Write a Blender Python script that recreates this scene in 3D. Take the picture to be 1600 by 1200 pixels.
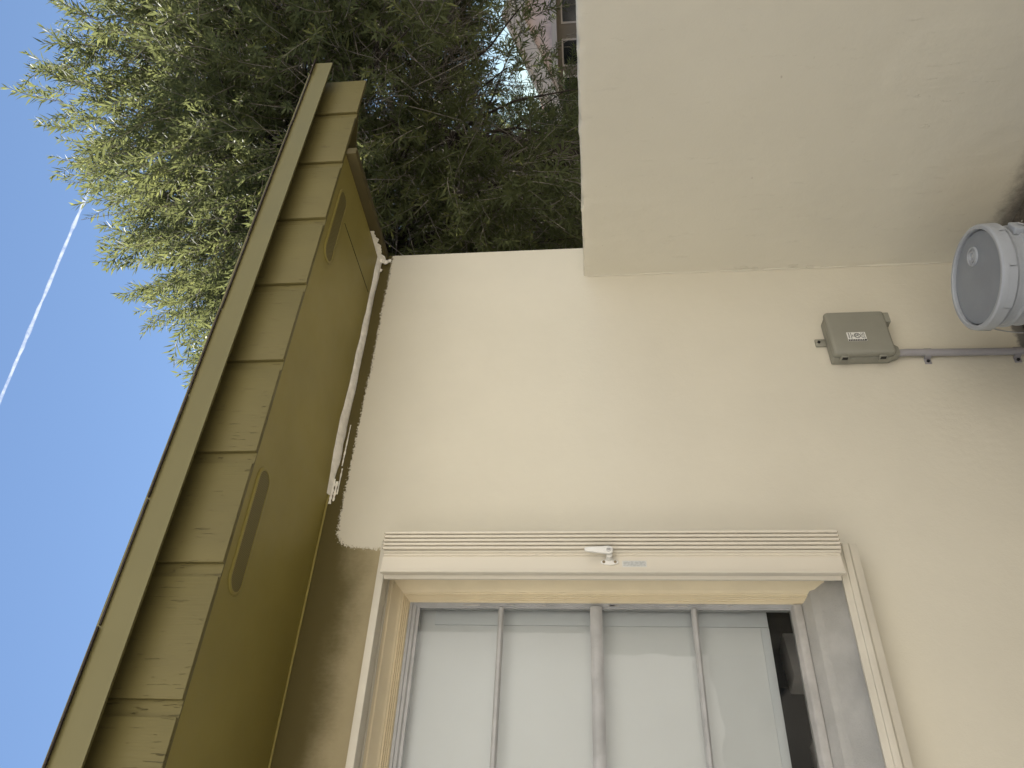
import bpy, bmesh, math, random
import numpy as np
from mathutils import Vector, Matrix, noise

for o in list(bpy.data.objects):
    bpy.data.objects.remove(o)
scene = bpy.context.scene
COL = scene.collection
random.seed(7)
rng = np.random.default_rng(11)

# ------------------------------------------------------------------ camera
EYE = Vector((0.0, -2.148, 1.52))
YAW, PITCH, ROLL = math.radians(38.17), math.radians(5.835), math.radians(-1.347)
fwd = Vector((math.sin(YAW) * math.cos(PITCH), math.cos(YAW) * math.cos(PITCH), math.sin(PITCH)))
rgt = Vector((math.cos(YAW), -math.sin(YAW), 0))
upv = rgt.cross(fwd)
r2 = math.cos(ROLL) * rgt + math.sin(ROLL) * upv
u2 = -math.sin(ROLL) * rgt + math.cos(ROLL) * upv
cam_d = bpy.data.cameras.new('camera')
cam_d.sensor_width = 36.0
cam_d.lens = 26.88
cam_d.clip_start = 0.05
cam_d.clip_end = 9000
cam = bpy.data.objects.new('camera', cam_d)
COL.objects.link(cam)
# the phone was held on its side: picture right is world down, picture up is world right
cx, cy, cz = -u2, r2, -fwd
cam.matrix_world = Matrix(((cx.x, cy.x, cz.x, EYE.x), (cx.y, cy.y, cz.y, EYE.y),
                           (cx.z, cy.z, cz.z, EYE.z), (0, 0, 0, 1)))
scene.camera = cam

# ------------------------------------------------------------------ sky, sun, exposure
SUN_AZ = math.radians(20)      # clockwise from +Y: over the roof, from behind the house
SUN_EL = math.radians(57)
world = bpy.data.worlds.new('World')
scene.world = world
world.use_nodes = True
wn = world.node_tree.nodes
wl = world.node_tree.links
wn.clear()
sky = wn.new('ShaderNodeTexSky')
sky.sky_type = 'NISHITA'
sky.sun_disc = False
sky.sun_elevation = SUN_EL
sky.sun_rotation = SUN_AZ
sky.altitude = 0
sky.air_density = 1.0
sky.dust_density = 0.0
sky.ozone_density = 2.0
bg = wn.new('ShaderNodeBackground')
bg.inputs['Strength'].default_value = 0.05
wo = wn.new('ShaderNodeOutputWorld')
wl.new(sky.outputs[0], bg.inputs['Color'])
wl.new(bg.outputs[0], wo.inputs['Surface'])
sd = bpy.data.lights.new('sun', 'SUN')
sd.energy = 5.0
sd.angle = math.radians(0.53)
sd.color = (1.0, 0.95, 0.87)
sun = bpy.data.objects.new('sun', sd)
COL.objects.link(sun)
sdir = Vector((math.sin(SUN_AZ) * math.cos(SUN_EL), math.cos(SUN_AZ) * math.cos(SUN_EL), math.sin(SUN_EL)))
sun.rotation_euler = sdir.to_track_quat('Z', 'Y').to_euler()
sun.location = sdir * 30
scene.view_settings.view_transform = 'Standard'
scene.view_settings.look = 'None'
scene.view_settings.exposure = 1.58
scene.view_settings.gamma = 1.0
scene.view_settings.use_curve_mapping = False


# ------------------------------------------------------------------ node helpers
class NT:
    def __init__(s, name):
        s.m = bpy.data.materials.new(name)
        s.m.use_nodes = True
        s.t = s.m.node_tree
        s.n = s.t.nodes
        s.n.clear()
        s.out = s.n.new('ShaderNodeOutputMaterial')

    def node(s, kind, **kw):
        n = s.n.new('ShaderNode' + kind)
        for k, v in kw.items():
            setattr(n, k, v)
        return n

    def link(s, a, b):
        s.t.links.new(a, b)

    def put(s, sock, v):
        if hasattr(v, 'is_linked') or isinstance(v, bpy.types.NodeSocket):
            s.link(v, sock)
        else:
            sock.default_value = v

    def math(s, op, a, b=0.0, c=None, clamp=False):
        n = s.node('Math', operation=op)
        n.use_clamp = clamp
        s.put(n.inputs[0], a)
        s.put(n.inputs[1], b)
        if c is not None:
            s.put(n.inputs[2], c)
        return n.outputs[0]

    def mix(s, f, a, b):
        n = s.node('Mix', data_type='RGBA')
        s.put(n.inputs[0], f)
        s.put(n.inputs[6], a if not isinstance(a, tuple) else a + (1,) * (4 - len(a)))
        s.put(n.inputs[7], b if not isinstance(b, tuple) else b + (1,) * (4 - len(b)))
        return n.outputs[2]

    def pos(s):
        return s.node('NewGeometry').outputs['Position']

    def objco(s):
        return s.node('TexCoord').outputs['Object']

    def scale(s, v, sc, loc=(0, 0, 0)):
        n = s.node('Mapping')
        s.link(v, n.inputs[0])
        n.inputs['Scale'].default_value = sc
        n.inputs['Location'].default_value = loc
        return n.outputs[0]

    def noise(s, v, sc, det=3.0, rough=0.55, dist=0.0):
        n = s.node('TexNoise')
        s.link(v, n.inputs['Vector'])
        n.inputs['Scale'].default_value = sc
        n.inputs['Detail'].default_value = det
        n.inputs['Roughness'].default_value = rough
        n.inputs['Distortion'].default_value = dist
        return n.outputs[0]

    def ramp(s, v, a, b, smooth=True):
        n = s.node('MapRange')
        n.interpolation_type = 'SMOOTHSTEP' if smooth else 'LINEAR'
        s.link(v, n.inputs[0])
        n.inputs[1].default_value = a
        n.inputs[2].default_value = b
        return n.outputs[0]

    def bump(s, h, strength, dist, prev=None):
        n = s.node('Bump')
        s.link(h, n.inputs['Height'])
        n.inputs['Strength'].default_value = strength
        n.inputs['Distance'].default_value = dist
        if prev is not None:
            s.link(prev, n.inputs['Normal'])
        return n.outputs[0]

    def principled(s, color, rough=0.6, normal=None, metal=0.0, spec=0.4):
        n = s.node('BsdfPrincipled')
        s.put(n.inputs['Base Color'], color if not isinstance(color, tuple) else color + (1,) * (4 - len(color)))
        s.put(n.inputs['Roughness'], rough)
        n.inputs['Metallic'].default_value = metal
        n.inputs['Specular IOR Level'].default_value = spec
        if normal is not None:
            s.link(normal, n.inputs['Normal'])
        return n

    def done(s, shader):
        s.link(shader, s.out.inputs['Surface'])
        return s.m


BEIGE = (0.655, 0.62, 0.515)
OLIVE = (0.15, 0.128, 0.046)


def paint(name, color, rough=0.5, var=0.12, sc=6.0, bump=0.15, bsc=180.0, spec=0.4, dist=0.002, grime=0.0):
    t = NT(name)
    p = t.pos()
    a = t.noise(p, sc, 4)
    lo = tuple(c * (1 - var) for c in color)
    hi = tuple(min(1, c * (1 + var)) for c in color)
    col = t.mix(t.ramp(a, 0.3, 0.7), lo, hi)
    if grime:
        g = t.ramp(t.noise(p, sc * 7, 6, 0.7), 0.56, 0.75)
        col = t.mix(t.math('MULTIPLY', g, grime), col, (0.12, 0.10, 0.075))
    b = t.noise(p, bsc, 3)
    nrm = t.bump(b, bump, dist)
    r = t.math('ADD', t.math('MULTIPLY', t.noise(p, sc * 3, 3), 0.2), rough - 0.1)
    return t.done(t.principled(col, r, nrm, spec=spec).outputs[0])


# ---- painted render with the half-finished cut-in line under the eave
def wall_material():
    t = NT('house_wall_paint')
    p = t.pos()
    sep = t.node('SeparateXYZ')
    t.link(p, sep.inputs[0])
    X, Y, Z = sep.outputs
    fuzz = t.math('SUBTRACT', t.noise(t.scale(p, (1, 1, 1.0)), 130, 4, 0.75), 0.5)
    wob = t.math('SUBTRACT', t.noise(p, 7, 2), 0.5)
    fuzz2 = t.math('SUBTRACT', t.noise(t.scale(p, (1, 1, 2.2)), 45, 5, 0.8), 0.5)
    off = t.math('ADD', t.math('ADD', t.math('MULTIPLY', fuzz, 0.045), t.math('MULTIPLY', fuzz2, 0.03)), t.math('MULTIPLY', wob, 0.02))
    dx = t.math('SUBTRACT', X, 1.048)
    dz = t.math('SUBTRACT', 2.334, Z)
    sm = t.node('Math', operation='SMOOTH_MIN')
    t.link(dx, sm.inputs[0])
    t.link(dz, sm.inputs[1])
    sm.inputs[2].default_value = 0.10
    inside = t.ramp(t.math('ADD', sm.outputs[0], off), -0.0035, 0.0015)
    low = t.ramp(Z, 2.12, 2.10)
    inside = t.math('MAXIMUM', inside, low)
    # older coat: olive by the soffit, thin tan overspray towards the window
    n1 = t.noise(t.scale(p, (1, 1, 1.2)), 5, 4, 0.55)
    n2 = t.noise(t.scale(p, (120, 40, 60)), 1.0, 3, 0.6)
    h = t.math('ADD', Z, t.math('ADD', t.math('MULTIPLY', t.math('SUBTRACT', n1, 0.5), 0.14),
                                t.math('MULTIPLY', t.math('SUBTRACT', n2, 0.5), 0.03)))
    k = t.ramp(h, 2.325, 2.175)
    old = t.mix(k, (0.095, 0.076, 0.022), (0.37, 0.315, 0.19))
    specks = t.ramp(t.noise(p, 95, 2, 0.5), 0.70, 0.74)
    old = t.mix(t.math('MULTIPLY', specks, 0.25), old, (0.06, 0.05, 0.03))
    a = t.noise(p, 1.7, 5, 0.6)
    a2 = t.noise(t.scale(p, (1, 1, 0.35)), 9, 4, 0.6)
    new = t.mix(t.ramp(a, 0.25, 0.75), tuple(c * 0.965 for c in BEIGE), tuple(c * 1.03 for c in BEIGE))
    new = t.mix(t.math('MULTIPLY', t.ramp(a2, 0.45, 0.8), 0.12), new, (0.60, 0.565, 0.465))
    spot = t.ramp(t.noise(p, 38, 2, 0.4), 0.80, 0.83)
    new = t.mix(t.math('MULTIPLY', spot, 0.6), new, (0.42, 0.36, 0.27))
    # bare, dirty render at the foot of the wall
    foot = t.ramp(t.math('ADD', Z, t.math('MULTIPLY', t.math('SUBTRACT', t.noise(p, 40, 5, 0.7), 0.5), 0.04)), 0.05, 0.03)
    new = t.mix(foot, new, (0.21, 0.20, 0.18))
    col = t.mix(inside, old, new)
    nb = t.bump(t.noise(p, 3.2, 3), 0.25, 0.02)
    nb = t.bump(t.noise(p, 55, 4, 0.6), 0.14, 0.006, nb)
    nb = t.bump(t.noise(t.scale(p, (1, 1, 0.5)), 320, 3), 0.2, 0.0015, nb)
    sc = t.ramp(t.noise(t.scale(p, (14, 14, 2.0)), 2.6, 5, 0.7, 0.4), 0.66, 0.78)
    nb = t.bump(sc, 0.22, 0.006, nb)
    nb = t.bump(inside, 0.4, 0.0012, nb)
    rough = t.math('ADD', 0.5, t.math('MULTIPLY', t.noise(p, 20, 3), 0.2))
    return t.done(t.principled(col, rough, nb, spec=0.35).outputs[0])


def garden_wall_material():
    t = NT('garden_wall_paint')
    p = t.pos()
    sep = t.node('SeparateXYZ')
    t.link(p, sep.inputs[0])
    Z = sep.outputs[2]
    a = t.noise(p, 2.0, 5, 0.6)
    new = t.mix(t.ramp(a, 0.25, 0.75), tuple(c * 1.03 for c in BEIGE), tuple(c * 1.07 for c in BEIGE))
    spot = t.ramp(t.noise(p, 42, 2, 0.4), 0.79, 0.82)
    new = t.mix(t.math('MULTIPLY', spot, 0.55), new, (0.40, 0.34, 0.26))
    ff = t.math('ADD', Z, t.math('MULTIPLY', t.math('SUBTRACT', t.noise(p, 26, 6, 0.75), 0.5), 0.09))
    foot = t.ramp(ff, 0.10, 0.0)  # noisy dirt stain, its soft fade painting shade at the wall foot
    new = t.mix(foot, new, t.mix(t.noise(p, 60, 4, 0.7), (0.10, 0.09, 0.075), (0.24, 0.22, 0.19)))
    # trowel ripples run up and down the wall
    rip = t.noise(t.scale(p, (10, 9, 1.6)), 2.4, 6, 0.68, 0.8)
    band = t.ramp(t.noise(t.scale(p, (1, 2.3, 0.8)), 1.6, 3), 0.48, 0.66)
    nb = t.bump(t.noise(p, 3.0, 3), 0.3, 0.02)
    nb = t.bump(t.math('MULTIPLY', rip, band), 0.22, 0.010, nb)
    nb = t.bump(t.ramp(t.noise(t.scale(p, (1, 6, 1)), 8, 5, 0.7, 0.3), 0.63, 0.72), 0.35, 0.004, nb)
    nb = t.bump(t.noise(p, 90, 4, 0.6), 0.15, 0.004, nb)
    return t.done(t.principled(new, t.math('ADD', 0.45, t.math('MULTIPLY', a, 0.25)), nb, spec=0.35).outputs[0])


def plywood_material(name, groove=False):
    t = NT(name)
    p = t.pos()
    a = t.noise(t.scale(p, (1, 1, 0.4)), 5, 4)
    col = t.mix(t.ramp(a, 0.3, 0.7), tuple(c * 0.86 for c in OLIVE), tuple(c * 1.0 for c in OLIVE))
    cr = t.noise(t.scale(p, (190, 60, 14)), 1.0, 3, 0.6, 0.2)
    where = t.ramp(t.noise(p, 5.5, 2), 0.35, 0.55)
    crack = t.math('MULTIPLY', t.ramp(cr, 0.635, 0.68), where)
    if groove:
        cr2 = t.noise(t.scale(p, (90, 60, 22)), 1.0, 4, 0.7, 0.8)
        crack = t.math('MAXIMUM', crack, t.math('MULTIPLY', t.ramp(cr2, 0.62, 0.68), 0.8))
    col = t.mix(t.math('MULTIPLY', crack, 0.6), col, (0.045, 0.037, 0.014))
    grain = t.noise(t.scale(p, (210, 60, 5)), 1.0, 4, 0.6)
    nb = t.bump(grain, 0.5, 0.002)
    nb = t.bump(t.math('SUBTRACT', 1.0, crack), 0.8, 0.003, nb)
    nb = t.bump(t.noise(p, 14, 2), 0.2, 0.004, nb)
    return t.done(t.principled(col, 0.55, nb, spec=0.35).outputs[0])


M = {}
M['wall'] = wall_material()
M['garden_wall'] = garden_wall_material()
M['ply'] = plywood_material('grooved_plywood_paint')
M['groove'] = plywood_material('groove_paint', True)
M['soffit'] = paint('soffit_olive_lightened', (0.265, 0.222, 0.056), 0.5, 0.06, 3.0, 0.12, 90)  # same olive paint, lightened in place of light from below
M['drip'] = paint('drip_olive_retoned', (0.162, 0.145, 0.060), 0.42, 0.05, 2.0, 0.05, 60)  # same olive paint as the fascia, retoned for the light it catches
M['endshade'] = paint('shaded_olive_paint', (0.075, 0.06, 0.02), 0.6, 0.1, 8.0, 0.2, 120)  # olive darkened to paint in the shade on the end board
M['trimolive'] = paint('olive_trim_paint', tuple(c * 0.9 for c in OLIVE), 0.55, 0.1, 8.0, 0.2, 120)
M['caulk'] = paint('caulk_white', (0.88, 0.85, 0.77), 0.5, 0.10, 40.0, 0.4, 120, dist=0.002, grime=0.12)
M['cream'] = paint('cream_frame_paint', (0.74, 0.645, 0.455), 0.45, 0.05, 7.0, 0.12, 120, grime=0.03)
M['shutter'] = paint('shutter_enamel', (0.66, 0.615, 0.515), 0.35, 0.02, 3.0, 0.0, 80, spec=0.5)
M['track'] = paint('track_enamel', (0.60, 0.565, 0.475), 0.4, 0.04, 8.0, 0.02, 80, grime=0.05)
M['sash'] = paint('grey_sash_paint', (0.39, 0.395, 0.40), 0.38, 0.12, 14.0, 0.15, 90, grime=0.10)
M['rail'] = paint('weathered_rail_paint', (0.44, 0.435, 0.425), 0.45, 0.15, 12.0, 0.25, 120, grime=0.16)
M['sill'] = paint('weathered_sill_paint', (0.42, 0.42, 0.405), 0.6, 0.10, 9.0, 0.5, 220, dist=0.003, grime=0.12)
M['handle'] = paint('white_handle_enamel', (0.74, 0.73, 0.69), 0.3, 0.03, 20.0, 0.02, 80, spec=0.5)
M['whitepanel'] = paint('white_panel', (0.57, 0.585, 0.595), 0.4, 0.02, 3.0, 0.03, 60)
M['whiteedge'] = paint('white_panel_edge', (0.53, 0.555, 0.58), 0.4, 0.02, 3.0, 0.03, 60)
M['box'] = paint('grey_enclosure_plastic', (0.26, 0.255, 0.21), 0.5, 0.05, 7.0, 0.25, 260, dist=0.001, grime=0.08)
M['conduit'] = paint('grey_conduit_plastic', (0.30, 0.29, 0.30), 0.45, 0.07, 8.0, 0.05, 120, grime=0.15)
M['bucket'] = paint('grey_bucket_plastic', (0.36, 0.385, 0.42), 0.38, 0.05, 8.0, 0.08, 140, spec=0.45, grime=0.1)
M['bucketlid'] = paint('grey_lid_plastic', (0.225, 0.25, 0.29), 0.42, 0.07, 7.0, 0.10, 140, spec=0.45, grime=0.10)
M['steel'] = NT('galvanised_steel')
M['steel'] = M['steel'].done(M['steel'].principled((0.5, 0.5, 0.5), 0.35, metal=1.0).outputs[0])
M['screw'] = paint('brass_screw', (0.22, 0.17, 0.10), 0.4, 0.2, 60.0, 0.1, 200)
M['black'] = paint('black_plastic', (0.012, 0.012, 0.012), 0.5, 0.1, 20, 0.05, 100)
M['labelwhite'] = paint('label_white', (0.72, 0.72, 0.68), 0.4, 0.03, 20, 0.02, 100)
M['sticker'] = paint('faded_silver_sticker', (0.46, 0.47, 0.45), 0.35, 0.2, 160, 0.05, 100)
M['stickerframe'] = paint('sticker_edge', (0.62, 0.62, 0.58), 0.35, 0.05, 60, 0.05, 100)
M['room'] = paint('room_darkness', (0.022, 0.021, 0.02), 0.9, 0.1, 4, 0.05, 60)  # near-black colour stands in for the lack of light indoors
M['cardboard'] = paint('grey_card', (0.72, 0.68, 0.64), 0.7, 0.04, 5, 0.05, 90)
M['shingle'] = paint('asphalt_shingle', (0.045, 0.035, 0.03), 0.9, 0.3, 90, 0.8, 400, dist=0.003)
M['timber'] = paint('scrap_timber', (0.33, 0.23, 0.13), 0.7, 0.2, 30, 0.3, 120, grime=0.3)
M['leaf_debris'] = paint('grey_grit', (0.38, 0.36, 0.33), 0.8, 0.2, 50, 0.3, 120)


def vent_material():
    t = NT('vent_mesh_paint')
    p = t.pos()
    sep = t.node('SeparateXYZ')
    t.link(p, sep.inputs[0])
    s = 2 * math.pi / 0.0062
    a = t.math('SINE', t.math('MULTIPLY', t.math('ADD', sep.outputs[0], sep.outputs[1]), s))
    b = t.math('SINE', t.math('MULTIPLY', t.math('SUBTRACT', sep.outputs[0], sep.outputs[1]), s))
    h = t.ramp(t.math('ADD', a, b), 0.4, 1.0)
    col = t.mix(h, (0.17, 0.142, 0.04), (0.03, 0.025, 0.009))
    return t.done(t.principled(col, 0.6).outputs[0])


M['vent'] = vent_material()


def glass_material():
    t = NT('window_glass')
    p = t.pos()
    lw = t.node('Fresnel')
    lw.inputs[0].default_value = 1.38
    tr = t.node('BsdfTransparent')
    tr.inputs[0].default_value = (0.965, 0.975, 0.972, 1)
    gl = t.node('BsdfGlossy')
    gl.inputs['Roughness'].default_value = 0.015
    wav = t.noise(p, 3.5, 2)
    t.link(t.bump(wav, 0.06, 0.02), gl.inputs['Normal'])
    m1 = t.node('MixShader')
    t.link(lw.outputs[0], m1.inputs[0])
    t.link(tr.outputs[0], m1.inputs[1])
    t.link(gl.outputs[0], m1.inputs[2])
    # dust film and dried smears
    df = t.node('BsdfDiffuse')
    df.inputs[0].default_value = (0.75, 0.76, 0.76, 1)
    film = t.math('MULTIPLY', t.ramp(t.noise(p, 4.0, 4), 0.3, 0.8), 0.010)
    st = t.noise(t.scale(p, (26, 1, 5)), 1.0, 5, 0.7, 1.2)
    film = t.math('ADD', film, t.math('MULTIPLY', t.ramp(st, 0.70, 0.80), 0.22))
    m2 = t.node('MixShader')
    t.link(film, m2.inputs[0])
    t.link(m1.outputs[0], m2.inputs[1])
    t.link(df.outputs[0], m2.inputs[2])
    return t.done(m2.outputs[0])


M['glass'] = glass_material()


def leaf_material(name, dark, mid, bright, trans=0.35):
    t = NT(name)
    at = t.node('Attribute')
    at.attribute_name = 'tint'
    f = at.outputs['Fac']
    col = t.mix(t.ramp(f, 0.0, 0.6, False), dark, mid)
    col = t.mix(t.ramp(f, 0.72, 1.0, False), col, bright)
    pr = t.principled(col, 0.6, spec=0.25)
    tl = t.node('BsdfTranslucent')
    t.link(t.mix(0.35, col, bright), tl.inputs[0])
    mx = t.node('MixShader')
    mx.inputs[0].default_value = trans
    t.link(pr.outputs[0], mx.inputs[1])
    t.link(tl.outputs[0], mx.inputs[2])
    return t.done(mx.outputs[0])


M['leaf'] = leaf_material('needle_leaf', (0.052, 0.068, 0.030), (0.118, 0.142, 0.066), (0.30, 0.31, 0.10), 0.5)
M['leafdark'] = leaf_material('shrub_leaf', (0.03, 0.045, 0.016), (0.055, 0.075, 0.025), (0.11, 0.13, 0.035), 0.25)
M['bark'] = paint('dark_bark', (0.055, 0.045, 0.036), 0.9, 0.3, 14, 0.8, 60, dist=0.02)
M['twig'] = paint('grey_twig', (0.24, 0.215, 0.18), 0.8, 0.3, 30, 0.3, 90)

M['dirt'] = paint('dirt_ground', (0.10, 0.088, 0.072), 0.95, 0.3, 3.0, 0.9, 60, dist=0.02, grime=0.2)
M['patio'] = paint('old_concrete', (0.125, 0.117, 0.105), 0.8, 0.12, 1.5, 0.4, 90, dist=0.004, grime=0.1)
M['stucco'] = paint('pale_stucco', (0.62, 0.56, 0.47), 0.8, 0.06, 2.0, 0.4, 70, dist=0.006)
M['whitestucco'] = paint('white_stucco', (0.80, 0.76, 0.70), 0.85, 0.04, 2.0, 0.4, 70, dist=0.006)
M['terracotta'] = paint('terracotta_tile', (0.42, 0.20, 0.13), 0.75, 0.25, 5.0, 0.5, 40, dist=0.01)
M['farwall'] = paint('sand_render', (0.60, 0.52, 0.44), 0.8, 0.05, 1.0, 0.3, 30, dist=0.01)
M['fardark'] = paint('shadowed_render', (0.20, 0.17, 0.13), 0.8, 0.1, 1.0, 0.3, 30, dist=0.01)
M['fartrim'] = paint('sand_trim', (0.50, 0.44, 0.38), 0.7, 0.05, 1.0, 0.1, 30)
M['farshingle'] = paint('pinkish_shingle', (0.66, 0.53, 0.48), 0.8, 0.10, 3.0, 0.3, 30, dist=0.01)
M['farglass'] = NT('far_window_glass')
M['farglass'] = M['farglass'].done(M['farglass'].principled((0.01, 0.012, 0.014), 0.1, spec=0.5).outputs[0])


def contrail_material():
    t = NT('contrail_vapour')
    p = t.objco()
    n = t.noise(p, 0.06, 4, 0.7)
    n2 = t.noise(p, 0.012, 3, 0.6)
    lw = t.node('LayerWeight')
    lw.inputs[0].default_value = 0.35
    edge = t.ramp(lw.outputs['Facing'], 0.95, 0.25)
    al = t.math('MULTIPLY', edge, t.math('ADD', t.math('MULTIPLY', t.ramp(n, 0.3, 0.7), 0.13),
                                         t.math('MULTIPLY', t.ramp(n2, 0.3, 0.7), 0.08)))
    d = t.node('BsdfDiffuse')
    d.inputs[0].default_value = (0.9, 0.9, 0.9, 1)
    tl = t.node('BsdfTranslucent')
    tl.inputs[0].default_value = (0.9, 0.9, 0.9, 1)
    m = t.node('MixShader')
    m.inputs[0].default_value = 0.6
    t.link(d.outputs[0], m.inputs[1])
    t.link(tl.outputs[0], m.inputs[2])
    tr = t.node('BsdfTransparent')
    m2 = t.node('MixShader')
    t.link(al, m2.inputs[0])
    t.link(tr.outputs[0], m2.inputs[1])
    t.link(m.outputs[0], m2.inputs[2])
    return t.done(m2.outputs[0])


M['contrail'] = contrail_material()


# ------------------------------------------------------------------ mesh helpers
class MB:
    def __init__(s):
        s.v = []
        s.f = []

    def add(s, vs, fs):
        k = len(s.v)
        s.v += [tuple(v) for v in vs]
        s.f += [tuple(i + k for i in f) for f in fs]
        return s

    def box(s, a, b):
        (x0, y0, z0), (x1, y1, z1) = a, b
        return s.add([(x0, y0, z0), (x1, y0, z0), (x1, y1, z0), (x0, y1, z0), (x0, y0, z1), (x1, y0, z1), (x1, y1, z1), (x0, y1, z1)],
                     [(3, 2, 1, 0), (4, 5, 6, 7), (0, 1, 5, 4), (1, 2, 6, 5), (2, 3, 7, 6), (3, 0, 4, 7)])

    def prism(s, prof, axis, a, b, closed=True, caps=True):
        """extrude a 2-D profile along an axis; profile holds the two other coordinates in xyz order"""
        n = len(prof)
        def pt(p, w):
            if axis == 0: return (w, p[0], p[1])
            if axis == 1: return (p[0], w, p[1])
            return (p[0], p[1], w)
        vs = [pt(p, a) for p in prof] + [pt(p, b) for p in prof]
        m = n if closed else n - 1
        fs = [(i, (i + 1) % n, n + (i + 1) % n, n + i) for i in range(m)]
        if closed and caps:
            fs += [tuple(range(n - 1, -1, -1)), tuple(range(n, 2 * n))]
        return s.add(vs, fs)

    def tube(s, pts, rad, k=8, cap=True):
        pts = [Vector(p) for p in pts]
        vs = []
        fs = []
        prev = None
        for i, p in enumerate(pts):
            d = (pts[min(i + 1, len(pts) - 1)] - pts[max(i - 1, 0)]).normalized()
            if prev is None:
                ref = Vector((0, 0, 1)) if abs(d.z) < 0.9 else Vector((1, 0, 0))
                a = d.cross(ref).normalized()
            else:
                a = (prev - d * prev.dot(d)).normalized()
            prev = a
            b = d.cross(a)
            r = rad[i] if isinstance(rad, (list, tuple)) else rad
            for j in range(k):
                t = 2 * math.pi * j / k
                vs.append(p + a * (r * math.cos(t)) + b * (r * math.sin(t)))
        for i in range(len(pts) - 1):
            for j in range(k):
                fs.append((i * k + j, i * k + (j + 1) % k, (i + 1) * k + (j + 1) % k, (i + 1) * k + j))
        if cap:
            fs.append(tuple(range(k - 1, -1, -1)))
            fs.append(tuple((len(pts) - 1) * k + j for j in range(k)))
        return s.add(vs, fs)

    def lathe(s, prof, c, k=64, a0=0.0, a1=2 * math.pi):
        full = abs(a1 - a0 - 2 * math.pi) < 1e-6
        n = len(prof)
        cols = k if full else k + 1
        vs = []
        for j in range(cols):
            t = a0 + (a1 - a0) * j / k
            for r, z in prof:
                vs.append((c[0] + r * math.cos(t), c[1] + r * math.sin(t), c[2] + z))
        fs = []
        for j in range(k):
            j2 = (j + 1) % cols
            for i in range(n - 1):
                fs.append((j * n + i, j2 * n + i, j2 * n + i + 1, j * n + i + 1))
        return s.add(vs, fs)


def mesh_from(name, mb, mat, bevel=0.0, seg=2, smooth=False, angle=40):
    me = bpy.data.meshes.new(name)
    me.from_pydata(mb.v, [], mb.f)
    bm = bmesh.new()
    bm.from_mesh(me)
    bmesh.ops.remove_doubles(bm, verts=bm.verts, dist=1e-5)
    bmesh.ops.recalc_face_normals(bm, faces=bm.faces)
    if bevel > 0:
        es = [e for e in bm.edges if len(e.link_faces) == 2 and e.calc_face_angle(0) > math.radians(30)]
        bmesh.ops.bevel(bm, geom=es, offset=bevel, segments=seg, profile=0.5, affect='EDGES', clamp_overlap=True)
    bm.to_mesh(me)
    bm.free()
    if smooth or bevel > 0:
        me.polygons.foreach_set('use_smooth', [True] * len(me.polygons))
        me.set_sharp_from_angle(angle=math.radians(angle))
    me.materials.append(mat)
    return me


BASES = {}


def obj(name, mb, mat, parent=None, bevel=0.0, seg=2, smooth=False, angle=40, me=None):
    """one mesh object; vertices are given in world space and stored relative to the root's base"""
    me = me or mesh_from(name, mb, mat, bevel, seg, smooth, angle)
    o = bpy.data.objects.new(name, me)
    COL.objects.link(o)
    if parent is not None:
        root = parent
        while root.parent:
            root = root.parent
        b = Vector(root.location)
        me.transform(Matrix.Translation(-b))
        o.parent = parent
    return o


def lone(name, mb, mat, base, label, cat, group=None, **kw):
    o = obj(name, mb, mat, None, **kw)
    o.data.transform(Matrix.Translation(-Vector(base)))
    o.location = base
    tag(o, label, cat, group)
    return o


def tag(o, label=None, cat=None, group=None, kind=None):
    if label: o['label'] = label
    if cat: o['category'] = cat
    if group: o['group'] = group
    if kind: o['kind'] = kind
    return o


def thing(name, base, label, cat, group=None):
    o = bpy.data.objects.new(name, None)
    COL.objects.link(o)
    o.location = base
    o.empty_display_size = 0.2
    return tag(o, label, cat, group)


def fbm(x, y, z, s=1.0):
    return noise.fractal(Vector((x * s, y * s, z * s)), 1.0, 2.0, 4)


# ------------------------------------------------------------------ ground
g = MB().add([(-2500, -2500, 0), (2500, -2500, 0), (2500, 2500, 0), (-2500, 2500, 0)], [(0, 1, 2, 3)])
tag(obj('ground', g, M['dirt']), kind='structure')
g = MB().box((-9, -6.0, -0.1), (2.2, -1.05, 0.012))
tag(obj('patio', g, M['patio'], bevel=0.005), kind='structure')

# ------------------------------------------------------------------ the house
HX0, HX1, HY1 = -4.5, 2.396, 5.2           # left end, right corner, back
WX0, WX1, WZ0, WZ1 = -0.42, 0.957, 0.80, 2.137   # window opening
SOF = 2.39
SL = 0.327                                  # roof pitch
house = thing('stucco_house', (-1.0, 2.0, 0),
              'beige rendered house wall with olive eave and a half-painted strip under it', 'house')

# front wall with its opening: ring of quads with thickness
xs, zs, TH = (HX0, WX0, WX1, HX1), (0.0, WZ0, WZ1, 2.47), 0.16
mb = MB()
vid = {}
for iy, y in enumerate((0.0, TH)):
    for i, x in enumerate(xs):
        for k, z in enumerate(zs):
            vid[(i, k, iy)] = len(mb.v)
            mb.v.append((x, y, z))
for i in range(3):
    for k in range(3):
        if i == 1 and k == 1:
            continue
        for iy in (0, 1):
            mb.f.append((vid[i, k, iy], vid[i + 1, k, iy], vid[i + 1, k + 1, iy], vid[i, k + 1, iy]))
for (a, b) in (((1, 1), (2, 1)), ((2, 1), (2, 2)), ((2, 2), (1, 2)), ((1, 2), (1, 1))):
    mb.f.append((vid[a + (0,)], vid[b + (0,)], vid[b + (1,)], vid[a + (1,)]))
for k in range(3):
    for i in (0, 3):
        mb.f.append((vid[i, k, 0], vid[i, k + 1, 0], vid[i, k + 1, 1], vid[i, k, 1]))
for i in range(3):
    for k in (0, 3):
        mb.f.append((vid[i, k, 0], vid[i + 1, k, 0], vid[i + 1, k, 1], vid[i, k, 1]))
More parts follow.
